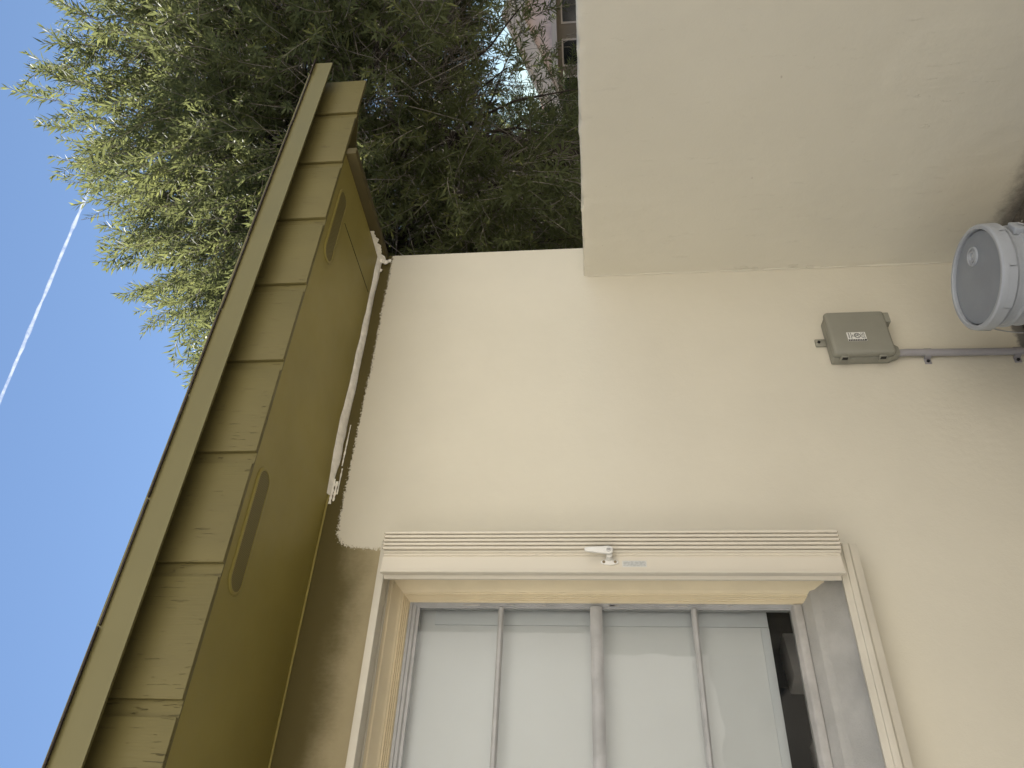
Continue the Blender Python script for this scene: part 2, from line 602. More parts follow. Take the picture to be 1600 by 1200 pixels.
obj('wall', mb, M['wall'], house, bevel=0.006, seg=3)
# side, back and left walls with the gable
ridge_y = 2.6
def roofz(y):
    return 2.585 + SL * ((y + 0.6) if y <= ridge_y else (2 * ridge_y - y + 0.6))
gable = [(TH + 0.002, 0), (HY1, 0), (HY1, roofz(HY1) - 0.03), (ridge_y, roofz(ridge_y) - 0.03), (TH + 0.002, roofz(TH) - 0.03)]
obj('wall', MB().prism(gable, 0, HX1 - 0.15, HX1), M['stucco'], house)
obj('wall', MB().prism(gable, 0, HX0, HX0 + 0.15), M['stucco'], house)
obj('wall', MB().box((HX0 + 0.152, HY1 - 0.15, 0), (HX1 - 0.152, HY1, 2.5)), M['stucco'], house)
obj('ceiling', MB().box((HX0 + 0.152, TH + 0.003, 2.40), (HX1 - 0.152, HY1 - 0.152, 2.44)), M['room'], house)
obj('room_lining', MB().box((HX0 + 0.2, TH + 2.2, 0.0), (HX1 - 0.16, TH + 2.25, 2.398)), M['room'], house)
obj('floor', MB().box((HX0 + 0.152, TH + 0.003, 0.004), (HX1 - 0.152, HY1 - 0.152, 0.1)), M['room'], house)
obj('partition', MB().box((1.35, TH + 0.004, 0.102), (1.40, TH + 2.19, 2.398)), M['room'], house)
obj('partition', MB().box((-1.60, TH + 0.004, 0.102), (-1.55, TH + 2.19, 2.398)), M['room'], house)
# the inner face of the front wall below the window, coloured dark for its shadow
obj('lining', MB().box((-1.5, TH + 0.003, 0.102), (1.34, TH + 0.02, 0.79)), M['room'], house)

# roof
RX1 = 2.853
t = 0.035
prof = [(-0.606, roofz(-0.606)), (ridge_y, roofz(ridge_y)), (HY1 + 0.6, roofz(HY1 + 0.6)),
        (HY1 + 0.6, roofz(HY1 + 0.6) - t), (ridge_y, roofz(ridge_y) - t), (-0.606, roofz(-0.606) - t)]
roof = obj('roof', MB().prism(prof, 0, HX0 - 0.4, RX1 - 0.026), M['trimolive'], house)
# shingle courses: first course tab by tab, the rest as a stepped sheet
tabw = 0.314
x = 0.561 + 7 * tabw - 0.0
k = 0
while x > HX0 - 0.3:
    xa = x - tabw + 0.004
    xb = min(x, RX1 + 0.01)
    y0 = -0.626 + random.uniform(-0.003, 0.003)
    y1 = -0.40
    dz0 = 0.003 + random.uniform(0, 0.003)
    th = 0.004
    pr = [(y0, roofz(y0) + dz0), (y1, roofz(y1) + 0.004), (y1, roofz(y1) + 0.004 + th), (y0, roofz(y0) + dz0 + th)]
    obj('shingle', MB().prism(pr, 0, xa, xb - random.uniform(0, 0.002)), M['shingle'], roof)
    x -= tabw
    k += 1
xs_ = 0.561 + 7 * tabw + 0.002
pr = [(-0.634, roofz(-0.634) + 0.005), (-0.40, roofz(-0.40) + 0.004), (-0.40, roofz(-0.40) + 0.008), (-0.634, roofz(-0.634) + 0.009)]
obj('shingle', MB().prism(pr, 0, xs_, RX1 + 0.012), M['shingle'], roof)
mb = MB()
pr = []
yy = -0.45
while yy < ridge_y:
    pr.append((yy, roofz(yy) + 0.016)); pr.append((min(yy + 0.14, ridge_y), roofz(min(yy + 0.14, ridge_y)) + 0.010))
    yy += 0.1405
low_line = [(p[0], roofz(p[0]) + 0.003) for p in reversed(pr)]
mb.prism(pr + low_line, 0, HX0 - 0.41, RX1 + 0.006)
o = obj('shingle_courses', mb, M['shingle'], roof)
tag(o, kind='stuff')
mb = MB().prism([(ridge_y, roofz(ridge_y) + 0.012), (HY1 + 0.63, roofz(HY1 + 0.63) + 0.012), (HY1 + 0.63, roofz(HY1 + 0.63) + 0.002), (ridge_y, roofz(ridge_y) + 0.002)], 0, HX0 - 0.41, RX1 + 0.006)
o = obj('shingle_courses', mb, M['shingle'], roof)
tag(o, kind='stuff')

# soffit, end board, barge board
soffit = obj('soffit', MB().box((HX0 - 0.3, -0.5362, SOF), (2.358, -0.002, SOF + 0.012)), M['soffit'], house)
endp = [(-0.535, 2.353), (-0.002, 2.353), (-0.002, 2.74), (-0.535, 2.55)]
obj('end_board', MB().prism(endp, 0, 2.360, 2.394), M['endshade'], house, bevel=0.003)
bp = [(-0.528, 2.418), (ridge_y, 2.418 + SL * (ridge_y + 0.528)), (ridge_y, roofz(ridge_y) - 0.002), (-0.528, roofz(-0.528) - 0.002)]
obj('barge_board', MB().prism(bp, 0, RX1 - 0.024, RX1 - 0.002), M['trimolive'], house, bevel=0.002)
# seam trim line between soffit sheets
obj('soffit_seam', MB().box((2.13, -0.40, SOF - 0.0015), (2.1325, -0.05, SOF + 0.001)), M['black'], house)
obj('joint_strip', MB().tube([(HX0, -0.004, SOF - 0.002), (1.25, -0.004, SOF - 0.002)], 0.004, 6), M['soffit'], house)

# grooved plywood fascia: raised panels with recessed grooves between them
obj('fascia_backing', MB().box((HX0 - 0.3, -0.5378, SOF - 0.0006), (RX1 - 0.028, -0.5335, 2.578)), M['groove'], house)
GR = [0.4175 + 0.3105 * i for i in range(-15, 8)]
edges = [HX0 - 0.3] + GR + [RX1 - 0.022 + 0.018]
for i in range(len(edges) - 1):
    a = edges[i] + (0.018 if i else 0)
    b = edges[i + 1] - 0.018
    if b < -2.2:
        continue
    mb = MB().box((a, -0.5490, SOF - 0.0015), (b, -0.5366, 2.5775))
    obj('fascia_panel', mb, M['ply'], house, bevel=0.0012)
# nail heads on the panels
# drip metal: a thin bent strip standing off the fascia
dp = [(-0.618, 2.513), (-0.6185, 2.594), (-0.60, 2.598), (-0.54, 2.604), (-0.54, 2.601), (-0.60, 2.595), (-0.6155, 2.591), (-0.6150, 2.517), (-0.606, 2.519), (-0.606, 2.516)]
obj('drip_edge', MB().prism(dp, 0, HX0 - 0.4, RX1 + 0.004), M['drip'], house, bevel=0.0)

# soffit vents
def stadium(cx_, cy_, L, W, n=14):
    r = W / 2
    pts = []
    for i in range(n + 1):
        a = -math.pi / 2 + math.pi * i / n
        pts.append((cx_ + L / 2 - r + r * math.cos(a), cy_ + r * math.sin(a)))
    for i in range(n + 1):
        a = math.pi / 2 + math.pi * i / n
        pts.append((cx_ - L / 2 + r + r * math.cos(a), cy_ + r * math.sin(a)))
    return pts

for vx in (0.877, 2.045):
    out = stadium(vx, -0.462, 0.352, 0.080)
    mid = stadium(vx, -0.462, 0.346, 0.074)
    inn = stadium(vx, -0.462, 0.334, 0.062)
    n = len(out)
    mb = MB()
    rings = [(out, SOF - 0.0005), (out, SOF - 0.0025), (mid, SOF - 0.0050), (inn, SOF - 0.0045), (inn, SOF - 0.0008)]
    vs = [(p[0], p[1], z) for rr, z in rings for p in rr]
    fs = [(a * n + i, a * n + (i + 1) % n, (a + 1) * n + (i + 1) % n, (a + 1) * n + i) for a in range(4) for i in range(n)]
    mb.add(vs, fs)
    v = obj('soffit_vent', mb, M['soffit'], house, smooth=True, angle=50)
    mb = MB().prism(inn, 2, SOF - 0.0012, SOF - 0.0032)
    obj('vent_mesh', mb, M['vent'], v)

# caulk smeared along the joint
def caulk():
    mb = MB()
    n = 150
    x0, x1 = 1.235, 2.362
    sec = 11
    rows = []
    for i in range(n + 1):
        x = x0 + (x1 - x0) * i / n
        tt = i / n
        end = min(1, tt * 9)
        wz = (0.011 + 0.008 * (1 - tt)) * (0.85 + 0.35 * fbm(x, 0, 3, 5)) * (0.45 + 0.55 * end)
        wy = (0.034 + 0.016 * (1 - tt)) * (0.85 + 0.35 * fbm(x, 5, 3, 5)) * (0.45 + 0.55 * end)
        wz = max(0.004, wz); wy = max(0.004, wy)
        fill = 0.30 + 0.12 * fbm(x, 9, 1, 9) - 0.22 * (1 - tt)
        row = []
        for j in range(sec):
            a = j / (sec - 1)
            # from wall foot (0,-wz) through the fillet to soffit (-wy,0)
            y = -wy * a
            z = -wz * (1 - a)
            push = fill * math.sin(math.pi * a)
            y -= push * wz * 0.5; z -= push * wy * 0.5
            rz = 0.0016 * fbm(x * 0.08, j * 0.31, 2, 30)
            row.append((x, min(-0.0006, y - 0.0012 - rz), min(SOF - 0.0006, SOF + z - 0.0010 - rz)))
        rows.append(row)
    vs = [p for r in rows for p in r]
    fs = [(i * sec + j, (i + 1) * sec + j, (i + 1) * sec + j + 1, i * sec + j + 1) for i in range(n) for j in range(sec - 1)]
    mb.add(vs, fs)
    # around the corner, up the inside of the end board
    n = 36
    rows = []
    for i in range(n + 1):
        y = -0.004 - 0.165 * i / n
        tt = i / n
        w = max(0.004, (0.034 - 0.014 * tt) * (0.8 + 0.6 * fbm(y, 2, 8, 30)))
        row = []
        for j in range(sec):
            a = j / (sec - 1)
            r = 0.0018 * fbm(y * 0.6, j * 2.1, 7, 40)
            row.append((2.3588 - 0.012 * a * (1 - tt) - 0.0012 - abs(r), y, SOF - 0.002 - w * (1 - a) * 0.98))
        rows.append(row)
    k0 = [p for r in rows for p in r]
    fs = [(i * sec + j, (i + 1) * sec + j, (i + 1) * sec + j + 1, i * sec + j + 1) for i in range(n) for j in range(sec - 1)]
    mb.add(k0, fs)
    # dry finger streaks at the far end and lumps at the corner
    for (xa, xb, zo, w) in ((1.205, 1.30, -0.010, 0.006), (1.215, 1.29, -0.021, 0.0045), (1.24, 1.34, -0.029, 0.003), (1.35, 1.52, -0.026, 0.003)):
        m = 24
        vs = []
        for i in range(m + 1):
            x = xa + (xb - xa) * i / m
            ww = w * (0.5 + 0.9 * abs(fbm(x, zo * 50, 1, 45)))
            vs += [(x, -0.0016, SOF + zo - ww), (x, -0.0016 - 0.0016, SOF + zo), (x, -0.0016, SOF + zo + ww)]
        fs = []
        for i in range(m):
            fs += [(i * 3, (i + 1) * 3, (i + 1) * 3 + 1, i * 3 + 1), (i * 3 + 1, (i + 1) * 3 + 1, (i + 1) * 3 + 2, i * 3 + 2)]
        mb.add(vs, fs)
    return mb

mb = caulk()
for (px, py, pz, r) in ((2.352, -0.014, 2.375, 0.015), (2.345, -0.010, 2.358, 0.012), (2.356, -0.006, 2.345, 0.009), (2.30, -0.006, 2.376, 0.009)):
    bm = bmesh.new()
    bmesh.ops.create_icosphere(bm, subdivisions=2, radius=r)
    vs = [(px + v.co.x * (1 + 0.4 * fbm(v.co.x, v.co.y, v.co.z, 90)), py + v.co.y * 0.6, pz + v.co.z * (1 + 0.5 * fbm(v.co.z, v.co.y, v.co.x, 80))) for v in bm.verts]
    bm.verts.ensure_lookup_table()
    mb.add(vs, [tuple(v.index for v in f.verts) for f in bm.faces])
    bm.free()
obj('caulk_bead', mb, M['caulk'], house, smooth=True, angle=70)

# ---- window: moulded frame, grey sash, glazing bars, panes, sill
def ring3(prof, x0, x1, ztop, zbot, kr=1.0):
    """sweep (depth, inset) up the left side, across the head and down the right side"""
    mb = MB()
    rows = []
    for d, i in prof:
        rows.append([(x0 + i, d, zbot), (x0 + i, d, ztop - i), (x1 - i * kr, d, ztop - i), (x1 - i * kr, d, zbot)])
    vs = [p for r in rows for p in r]
    fs = [(a * 4 + j, a * 4 + j + 1, (a + 1) * 4 + j + 1, (a + 1) * 4 + j) for a in range(len(rows) - 1) for j in range(3)]
    return mb.add(vs, fs)

fp = [(-0.004, -0.012), (-0.004, 0.0), (0.012, 0.002), (0.016, 0.006), (0.030, 0.009), (0.052, 0.019), (0.056, 0.021), (0.060, 0.026), (0.064, 0.027), (0.066, 0.0300),
      (0.0645, 0.0315), (0.072, 0.0335), (0.0705, 0.0350), (0.079, 0.0375), (0.0775, 0.039), (0.086, 0.0415), (0.0845, 0.043), (0.092, 0.046), (0.125, 0.046)]
win = obj('window', ring3(fp, WX0, WX1, WZ1, 0.86), M['cream'], house, smooth=True, angle=25)
sx0, sx1, sz1 = WX0 + 0.046, WX1 - 0.0465, WZ1 - 0.0465
sp = [(0.094, 0.0), (0.094, 0.008), (0.099, 0.010), (0.099, 0.018), (0.106, 0.022), (0.106, 0.030), (0.125, 0.030)]
obj('sash', ring3(sp, sx0, sx1, sz1, 0.94, 0.4), M['sash'], win, smooth=True, angle=25)
gx0, gx1 = sx0 + 0.028, sx1 - 0.010
bot = [(0.088, 0.9175), (0.086, 0.922), (0.086, 0.937), (0.089, 0.941), (0.100, 0.9445), (0.104, 0.9475), (0.118, 0.948), (0.125, 0.948), (0.125, 0.9175)]
obj('bottom_rail', MB().prism(bot, 0, sx0 + 0.002, sx1 - 0.002), M['rail'], win, bevel=0.001)
def bar(z, h, d0):
    pr = [(d0 + 0.016, z - h / 2), (d0 + 0.006, z - h / 2), (d0 + 0.003, z - h * 0.36), (d0, z - h * 0.2), (d0, z + h * 0.2), (d0 + 0.003, z + h * 0.36), (d0 + 0.006, z + h / 2), (d0 + 0.016, z + h / 2)]
    return MB().prism(pr, 0, sx0 + 0.012, sx1 - 0.012)
barz = (1.8065, 1.518, 1.2277)
obj('glazing_bar', bar(barz[0], 0.017, 0.0965), M['sash'], win, smooth=True, angle=35)
obj('meeting_rail', bar(barz[1], 0.036, 0.086), M['sash'], win, smooth=True, angle=35)
obj('glazing_bar', bar(barz[2], 0.017, 0.0965), M['sash'], win, smooth=True, angle=35)
zz = [0.948, barz[2], barz[1], barz[0], sz1 - 0.028]
for i in range(4):
    h0 = zz[i] + (0.0095 if i in (1, 3) else 0.019 if i == 2 else -0.002)
    h1 = zz[i + 1] - (0.0095 if i in (0, 2) else 0.019 if i == 1 else -0.002)
    obj('pane', MB().box((sx0 + 0.022, 0.108, h0), (sx1 - 0.009, 0.111, h1)), M['glass'], win)
slp = [(0.125, 0.9165), (0.092, 0.9160), (0.084, 0.9090), (0.060, 0.9000), (0.055, 0.8960), (0.050, 0.8830), (0.040, 0.874), (0.0, 0.8400), (-0.022, 0.8250), (-0.022, 0.806), (0.125, 0.806)]
obj('window_sill', MB().prism(slp, 0, WX0 + 0.003, WX1 - 0.002), M['sill'], win, bevel=0.002)
# putty flakes on the right stile
for q in range(9):
    z = random.uniform(1.0, 2.0)
    obj('putty_flake', MB().box((sx1 - 0.0085, 0.0955, z), (sx1 - 0.004, 0.0985, z + random.uniform(0.01, 0.05))), M['rail'], win, bevel=0.001)

# white board standing behind the glass, with proud edge strips
board = thing('white_panel', (0.2, 0.16, 0.1), 'white panel with raised edge strips standing behind the window glass', 'panel')
obj('board', MB().box((-0.9, 0.152, 1.010), (0.920, 0.158, 2.16)), M['whitepanel'], board)
obj('edge_strip', MB().box((0.861, 0.146, 1.0095), (0.923, 0.1518, 2.018)), M['whiteedge'], board, bevel=0.001)
obj('edge_strip', MB().box((-0.9, 0.1475, 1.0085), (0.8605, 0.1518, 1.033)), M['whiteedge'], board, bevel=0.001)
obj('stand', MB().box((-0.88, 0.20, 0.1), (-0.84, 0.24, 1.6)).box((-0.88, 0.159, 1.5), (-0.84, 0.20, 1.54)), M['room'], board)

# things in the dark room
cb = MB().box((-0.16, -0.08, 0), (0.16, 0.08, 0.30))
def carton(x, y, z, rz, sc, label):
    base = (x, y, z)
    mb = MB()
    R_ = Matrix.Rotation(rz, 3, 'Z')
    vs = [R_ @ Vector((v[0] * sc[0], v[1] * sc[1], v[2] * sc[2])) + Vector(base) for v in cb.v]
    mb.add(vs, cb.f)
    lone('carton', mb, M['cardboard'], base, label, 'box', bevel=0.004)
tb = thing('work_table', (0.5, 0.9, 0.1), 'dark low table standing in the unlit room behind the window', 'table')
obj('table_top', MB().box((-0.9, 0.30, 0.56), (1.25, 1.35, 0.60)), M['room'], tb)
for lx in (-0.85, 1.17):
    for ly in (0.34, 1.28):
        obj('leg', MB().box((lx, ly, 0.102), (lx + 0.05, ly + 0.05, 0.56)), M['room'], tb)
carton(0.86, 0.46, 0.602, 0.35, (0.52, 0.6, 1.0), 'tall grey carton seen through the gap below the white panel')
carton(0.575, 0.40, 0.602, 0.15, (0.22, 0.5, 0.93), 'small pale carton deeper in the dark room behind the panel')

# ------------------------------------------------------------------ accordion shutter folded beside the window
sh = thing('accordion_shutter', (1.0, -0.05, 0.80), 'cream metal accordion shutter folded in a stack beside the window', 'shutter')
# tracks
tp = [(-0.001, 2.1372), (-0.013, 2.1372), (-0.014, 2.150), (-0.024, 2.150), (-0.025, 2.1372), (-0.080, 2.1372), (-0.080, 2.1585), (-0.001, 2.1585)]
obj('top_track', MB().prism(tp, 0, -1.25, 1.035), M['track'], sh, bevel=0.0012)
bt = [(-0.001, 0.800), (-0.001, 0.8035), (-0.0215, 0.8035), (-0.0235, 0.824), (-0.026, 0.824), (-0.028, 0.806), (-0.066, 0.806), (-0.068, 0.8395), (-0.078, 0.8395), (-0.080, 0.822), (-0.086, 0.822), (-0.088, 0.806), (-0.082, 0.800), (-0.082, 0.780), (-0.001, 0.780)]
obj('bottom_track', MB().prism(bt, 0, -1.25, 1.020), M['track'], sh, bevel=0.001)
obj('track_flange', MB().box((-1.25, -0.006, 0.755), (1.020, -0.001, 0.779)), M['track'], sh, bevel=0.001)
bz0, bz1 = 0.8415, 2.136
for i in range(5):
    x = 0.9852 + 0.0122 * i
    y0 = -0.134
    pr = []
    for a in range(9):
        th_ = math.pi * a / 8
        pr.append((x + 0.0046 * math.cos(th_), y0 + 0.004 - 0.0046 * math.sin(th_)))
    pr = pr + [(x - 0.0046, -0.115), (x - 0.0020, -0.110), (x - 0.0020, -0.02), (x + 0.0020, -0.02), (x + 0.0020, -0.110), (x + 0.0046, -0.115)]
    bl = obj('blade', MB().prism(pr, 2, bz0, bz1), M['shutter'], sh, smooth=True, angle=35)
    # hinge pin ends
    obj('pin', MB().tube([(x, y0 + 0.006, bz0 - 0.003), (x, y0 + 0.006, bz1 + 0.003)], 0.0022, 8), M['screw'], bl)
lead = [(0.9795, -0.125), (0.9770, -0.129), (0.9735, -0.125), (0.9720, -0.119), (0.9690, -0.118), (0.9655, -0.121), (0.9640, -0.118), (0.9625, -0.119), (0.9400, -0.1215), (0.9205, -0.1245), (0.9190, -0.1275), (0.9120, -0.1290), (0.9105, -0.1265), (0.9105, -0.118),
        (0.9185, -0.112), (0.9200, -0.085), (0.9120, -0.080), (0.9120, -0.074), (0.9230, -0.070), (0.930, -0.03), (0.972, -0.02), (0.9795, -0.10)]
obj('lead_post', MB().prism(lead, 2, bz0 + 0.001, bz1 - 0.001), M['shutter'], sh, smooth=True, angle=25)
# roller pins top and bottom of the lead post
obj('roller_pin', MB().tube([(0.948, -0.072, 2.134), (0.948, -0.072, 2.152)], 0.004, 8), M['steel'], sh)
obj('roller_pin', MB().tube([(0.948, -0.072, 0.82), (0.948, -0.072, 0.8425)], 0.004, 8), M['steel'], sh)
# lever handle with key lock
hp = MB()
lev = []
for a in range(13):
    th_ = -math.pi / 2 + math.pi * a / 12
    lev.append((0.966 + 0.0125 * math.sin(th_), 1.479 - 0.0125 * math.cos(th_)))
for a in range(9):
    th_ = math.pi / 2 + math.pi * a / 8
    lev.append((0.9685 + 0.0065 * math.sin(th_), 1.541 - 0.0065 * math.cos(th_)))
hd = obj('handle', MB().prism(lev, 1, -0.1580, -0.1485), M['handle'], sh, bevel=0.003, seg=3)
obj('stem', MB().tube([(0.9555, -0.147, 1.478), (0.953, -0.1215, 1.478)], [0.0085, 0.010], 16), M['handle'], hd, smooth=True)
bs = [(0.9425 + 0.0085 * math.cos(2 * math.pi * a / 20), 1.4775 + 0.026 * math.sin(2 * math.pi * a / 20)) for a in range(20)]
obj('base_plate', MB().prism(bs, 1, -0.1275, -0.1215), M['handle'], hd, bevel=0.002)
obj('lock_cylinder', MB().tube([(0.966, -0.1575, 1.479), (0.966, -0.1600, 1.479)], 0.0072, 20), M['steel'], hd)
obj('key_slot', MB().box((0.965, -0.1606, 1.4745), (0.967, -0.1601, 1.4835)), M['black'], hd)
for z in (1.4615, 1.4935):
    obj('screw', MB().tube([(0.9425, -0.1270, z), (0.9425, -0.1288, z)], 0.0042, 12), M['screw'], hd)
st = obj('sticker', MB().box((0.9285, -0.1241, 1.374), (0.9475, -0.1226, 1.442)), M['stickerframe'], sh)
obj('print', MB().box((0.9310, -0.1246, 1.377), (0.9455, -0.1242, 1.439)), M['sticker'], st)

# ------------------------------------------------------------------ garden wall, corner running towards the viewer
def garden_wall():
    x0, x1, ztop, y0, y1 = 2.226, 2.410, 1.536, -4.2, -0.0012
    mb = MB()
    ny, nz = 220, 70
    def edge(y):
        return 0.004 * fbm(y, 0, 0, 5) + 0.003 * fbm(y, 1, 0, 22)
    prof = []
    vs = []
    # cross-section: front face bottom->top, rounded edge, top, back
    nf = nz
    for i in range(ny + 1):
        tt = i / ny
        y = y0 + (y1 - y0) * (1 - (1 - tt) ** 2.0)
        e = edge(y)
        chip = max(0, fbm(y, 4, 2, 9) - 0.12) * 0.05
        row = []
        for k in range(nf + 1):
            z = (ztop - 0.008) * k / nf
            d = 0.0022 * fbm(0, y, z, 2.3) + 0.0008 * fbm(3, y, z, 17)
            taper = min(1, (1 - tt) * 12)
            cz_ = max(0, 1 - (ztop - z) / 0.03) * chip
            row.append((x0 + d * taper + cz_ * 0.4 + (0.006 * (z / ztop - 0.5)) * 0, y, z))
        row.append((x0 + 0.003 + chip * 0.5, y, ztop - 0.003 + e - chip * 0.4))
        row.append((x0 + 0.010 + chip * 0.6, y, ztop + e - chip * 0.15))
        row.append((x0 + 0.06, y, ztop + e * 0.6))
        row.append((x1 - 0.01, y, ztop + 0.0))
        row.append((x1, y, ztop - 0.01))
        row.append((x1, y, 0))
        vs += row
    n = nf + 1 + 6
    fs = [(i * n + k, (i + 1) * n + k, (i + 1) * n + k + 1, i * n + k + 1) for i in range(ny) for k in range(n - 1)]
    fs.append(tuple(range(n)))
    fs.append(tuple(ny * n + k for k in range(n - 1, -1, -1)))
    return mb.add(vs, fs)

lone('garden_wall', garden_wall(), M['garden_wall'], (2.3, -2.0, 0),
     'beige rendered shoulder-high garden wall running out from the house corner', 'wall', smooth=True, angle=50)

gw = bpy.data.objects['garden_wall']
mb = MB()
pts, rad = [], []
for i in range(141):
    z = 0.02 + 1.50 * i / 140
    a_ = fbm(z, 3, 3, 6)
    pts.append((2.2245 - 0.001 * a_, -0.0022, z))
    rad.append(max(0.0012, 0.0030 + 0.0032 * fbm(z, 0, 0, 9) + (0.004 if 0.55 < z < 1.0 else 0) * max(0, fbm(z, 7, 1, 16))))
mb.tube(pts, rad, 7)
for q in range(16):
    z = random.uniform(0.55, 1.0)
    y = -random.uniform(0.003, 0.022)
    L = random.uniform(0.008, 0.035)
    mb.tube([(2.2245, y, z), (2.2225, y - 0.001, z + L * 0.5), (2.2245, y - 0.002, z + L)], [0.0012, 0.0022, 0.001], 5)
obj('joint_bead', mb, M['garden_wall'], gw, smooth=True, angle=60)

# ------------------------------------------------------------------ utility box and conduit
ub = thing('utility_box', (1.83, -0.036, 0.484), 'grey plastic utility box with white label mounted on the wall', 'box')
ux0, ux1, uz0, uz1 = 1.734, 1.926, 0.484, 0.688
obj('back_case', MB().box((ux0 + 0.004, -0.040, uz0 + 0.004), (ux1 - 0.004, -0.001, uz1 - 0.004)), M['box'], ub, bevel=0.005, seg=3)
obj('lid', MB().prism([(ux0, uz0), (ux1, uz0), (ux1, uz1), (ux0, uz1)], 1, -0.072, -0.041), M['box'], ub, bevel=0.012, seg=4)
for z in (0.650, 0.524):
    l = obj('latch', MB().box((ux0 - 0.006, -0.056, z - 0.013), (ux0 + 0.004, -0.026, z + 0.013)), M['box'], ub, bevel=0.003)
    obj('latch_slot', MB().box((ux0 - 0.0072, -0.053, z - 0.009), (ux0 - 0.0050, -0.041, z + 0.009)), M['black'], l)
hg = obj('mounting_tab', MB().box((1.820, -0.010, uz1 - 0.006), (1.852, -0.001, uz1 + 0.032)), M['box'], ub, bevel=0.003)
obj('tab_screw', MB().tube([(1.836, -0.010, uz1 + 0.020), (1.836, -0.014, uz1 + 0.020)], 0.005, 10), M['black'], hg)
obj('side_knob', MB().tube([(ux1 - 0.004, -0.022, 0.600), (ux1 + 0.022, -0.022, 0.600)], 0.006, 12).box((ux1 - 0.004, -0.020, 0.608), (ux1 + 0.010, -0.006, 0.622)), M['black'], ub, bevel=0.001)
obj('hinge', MB().box((ux1 - 0.048, -0.064, uz0 - 0.018), (ux1 - 0.004, -0.030, uz0 + 0.004)), M['box'], ub, bevel=0.003)
obj('hub', MB().prism([(ux0 + 0.008, uz0 + 0.004), (1.752, uz0 - 0.026), (1.784, uz0 - 0.026), (ux0 + 0.075, uz0 + 0.004)], 1, -0.038, -0.004), M['box'], ub, bevel=0.004)
# printed label: drawn in its own frame (u runs down the wall, v runs to the left)
LU0, LV0, LY = 0.632, 1.824, -0.0722
def lab(u0, v0, u1, v1, dy0=0.0006, dy1=0.0009):
    return MB().box((LV0 - v1, LY - dy1, LU0 - u1), (LV0 - v0, LY - dy0 + 0.0002, LU0 - u0))
lb = obj('label', MB().box((LV0 - 0.040, LY - 0.0006, LU0 - 0.062), (LV0, LY + 0.001, LU0)), M['labelwhite'], ub)
ink = MB()
def addlab(*a):
    m = lab(*a)
    ink.add(m.v, m.f)
addlab(0.001, 0.0320, 0.061, 0.0395)
for i in range(5):
    addlab(0.004, 0.003 + i * 0.0052, 0.0085, 0.0058 + i * 0.0052)
addlab(0.0125, 0.002, 0.0145, 0.029)
addlab(0.0175, 0.011, 0.0195, 0.021)
for i in range(3):
    for j in range(4):
        addlab(0.0465 + i * 0.0047, 0.003 + j * 0.0068, 0.0490 + i * 0.0047, 0.0078 + j * 0.0068 - (0.0015 if (i + j) % 3 == 0 else 0))
cu, cv, R0, R1 = 0.0335, 0.0155, 0.0112, 0.0086
n = 32
vs = []
for i in range(n):
    a = 2 * math.pi * i / n
    vs.append((LV0 - (cv + R0 * math.sin(a)), LY - 0.0010, LU0 - (cu + R0 * math.cos(a))))
    vs.append((LV0 - (cv + R1 * math.sin(a)), LY - 0.0010, LU0 - (cu + R1 * math.cos(a))))
ink.add(vs, [(2 * i, 2 * ((i + 1) % n), 2 * ((i + 1) % n) + 1, 2 * i + 1) for i in range(n)])
def stroke(a, b, w):
    a = Vector(a); b = Vector(b); d = (b - a).normalized(); q = Vector((-d.y, d.x)) * w
    ps = [a + q, b + q, b - q, a - q]
    ink.add([(LV0 - p.y, LY - 0.00105, LU0 - p.x) for p in ps], [(0, 1, 2, 3)])
stroke((cu - 0.005, cv - 0.006), (cu - 0.005, cv + 0.006), 0.0011)
stroke((cu - 0.005, cv - 0.004), (cu + 0.005, cv + 0.005), 0.0011)
stroke((cu + 0.004, cv - 0.006), (cu + 0.001, cv + 0.002), 0.0010)
stroke((cu - 0.001, cv - 0.006), (cu + 0.006, cv - 0.001), 0.0010)
obj('print', ink, M['black'], lb)
ink = MB()
for i in range(9):
    m = lab(0.005 + i * 0.0058, 0.0338, 0.0072 + i * 0.0058, 0.0375, 0.0010, 0.0013)
    ink.add(m.v, m.f)
obj('print', ink, M['labelwhite'], lb)

cd = thing('conduit', (1.766, -0.02, 0.0), 'thin grey plastic conduit dropping from the utility box to the ground', 'conduit')
obj('pipe', MB().tube([(1.7655, -0.022, 0.474), (1.7690, -0.022, 0.43), (1.7680, -0.020, 0.37), (1.766, -0.0185, 0.20), (1.763, -0.0185, -0.02)], 0.0130, 18), M['conduit'], cd, smooth=True)
for z in (0.362, 0.072):
    xc = 1.768 if z > 0.2 else 1.7640
    pts = []
    for a in range(11):
        th_ = math.pi * a / 10
        pts.append((xc + 0.0152 * math.cos(th_), -0.0185 - 0.0152 * math.sin(th_)))
    inn = [(xc + 0.0132 * math.cos(math.pi * a / 10), -0.0185 - 0.0132 * math.sin(math.pi * a / 10)) for a in range(10, -1, -1)]
    prof = [(xc + 0.0152, -0.001)] + pts + [(xc - 0.0152, -0.004), (xc - 0.036, -0.004), (xc - 0.036, -0.001), (xc - 0.0134, -0.001)] + inn + [(xc + 0.0134, -0.001)]
    sp_ = obj('strap', MB().prism(prof, 2, z - 0.011, z + 0.011), M['conduit'], cd)
    obj('screw', MB().tube([(xc - 0.026, -0.004, z), (xc - 0.026, -0.0085, z)], 0.0055, 10), M['black'], sp_)

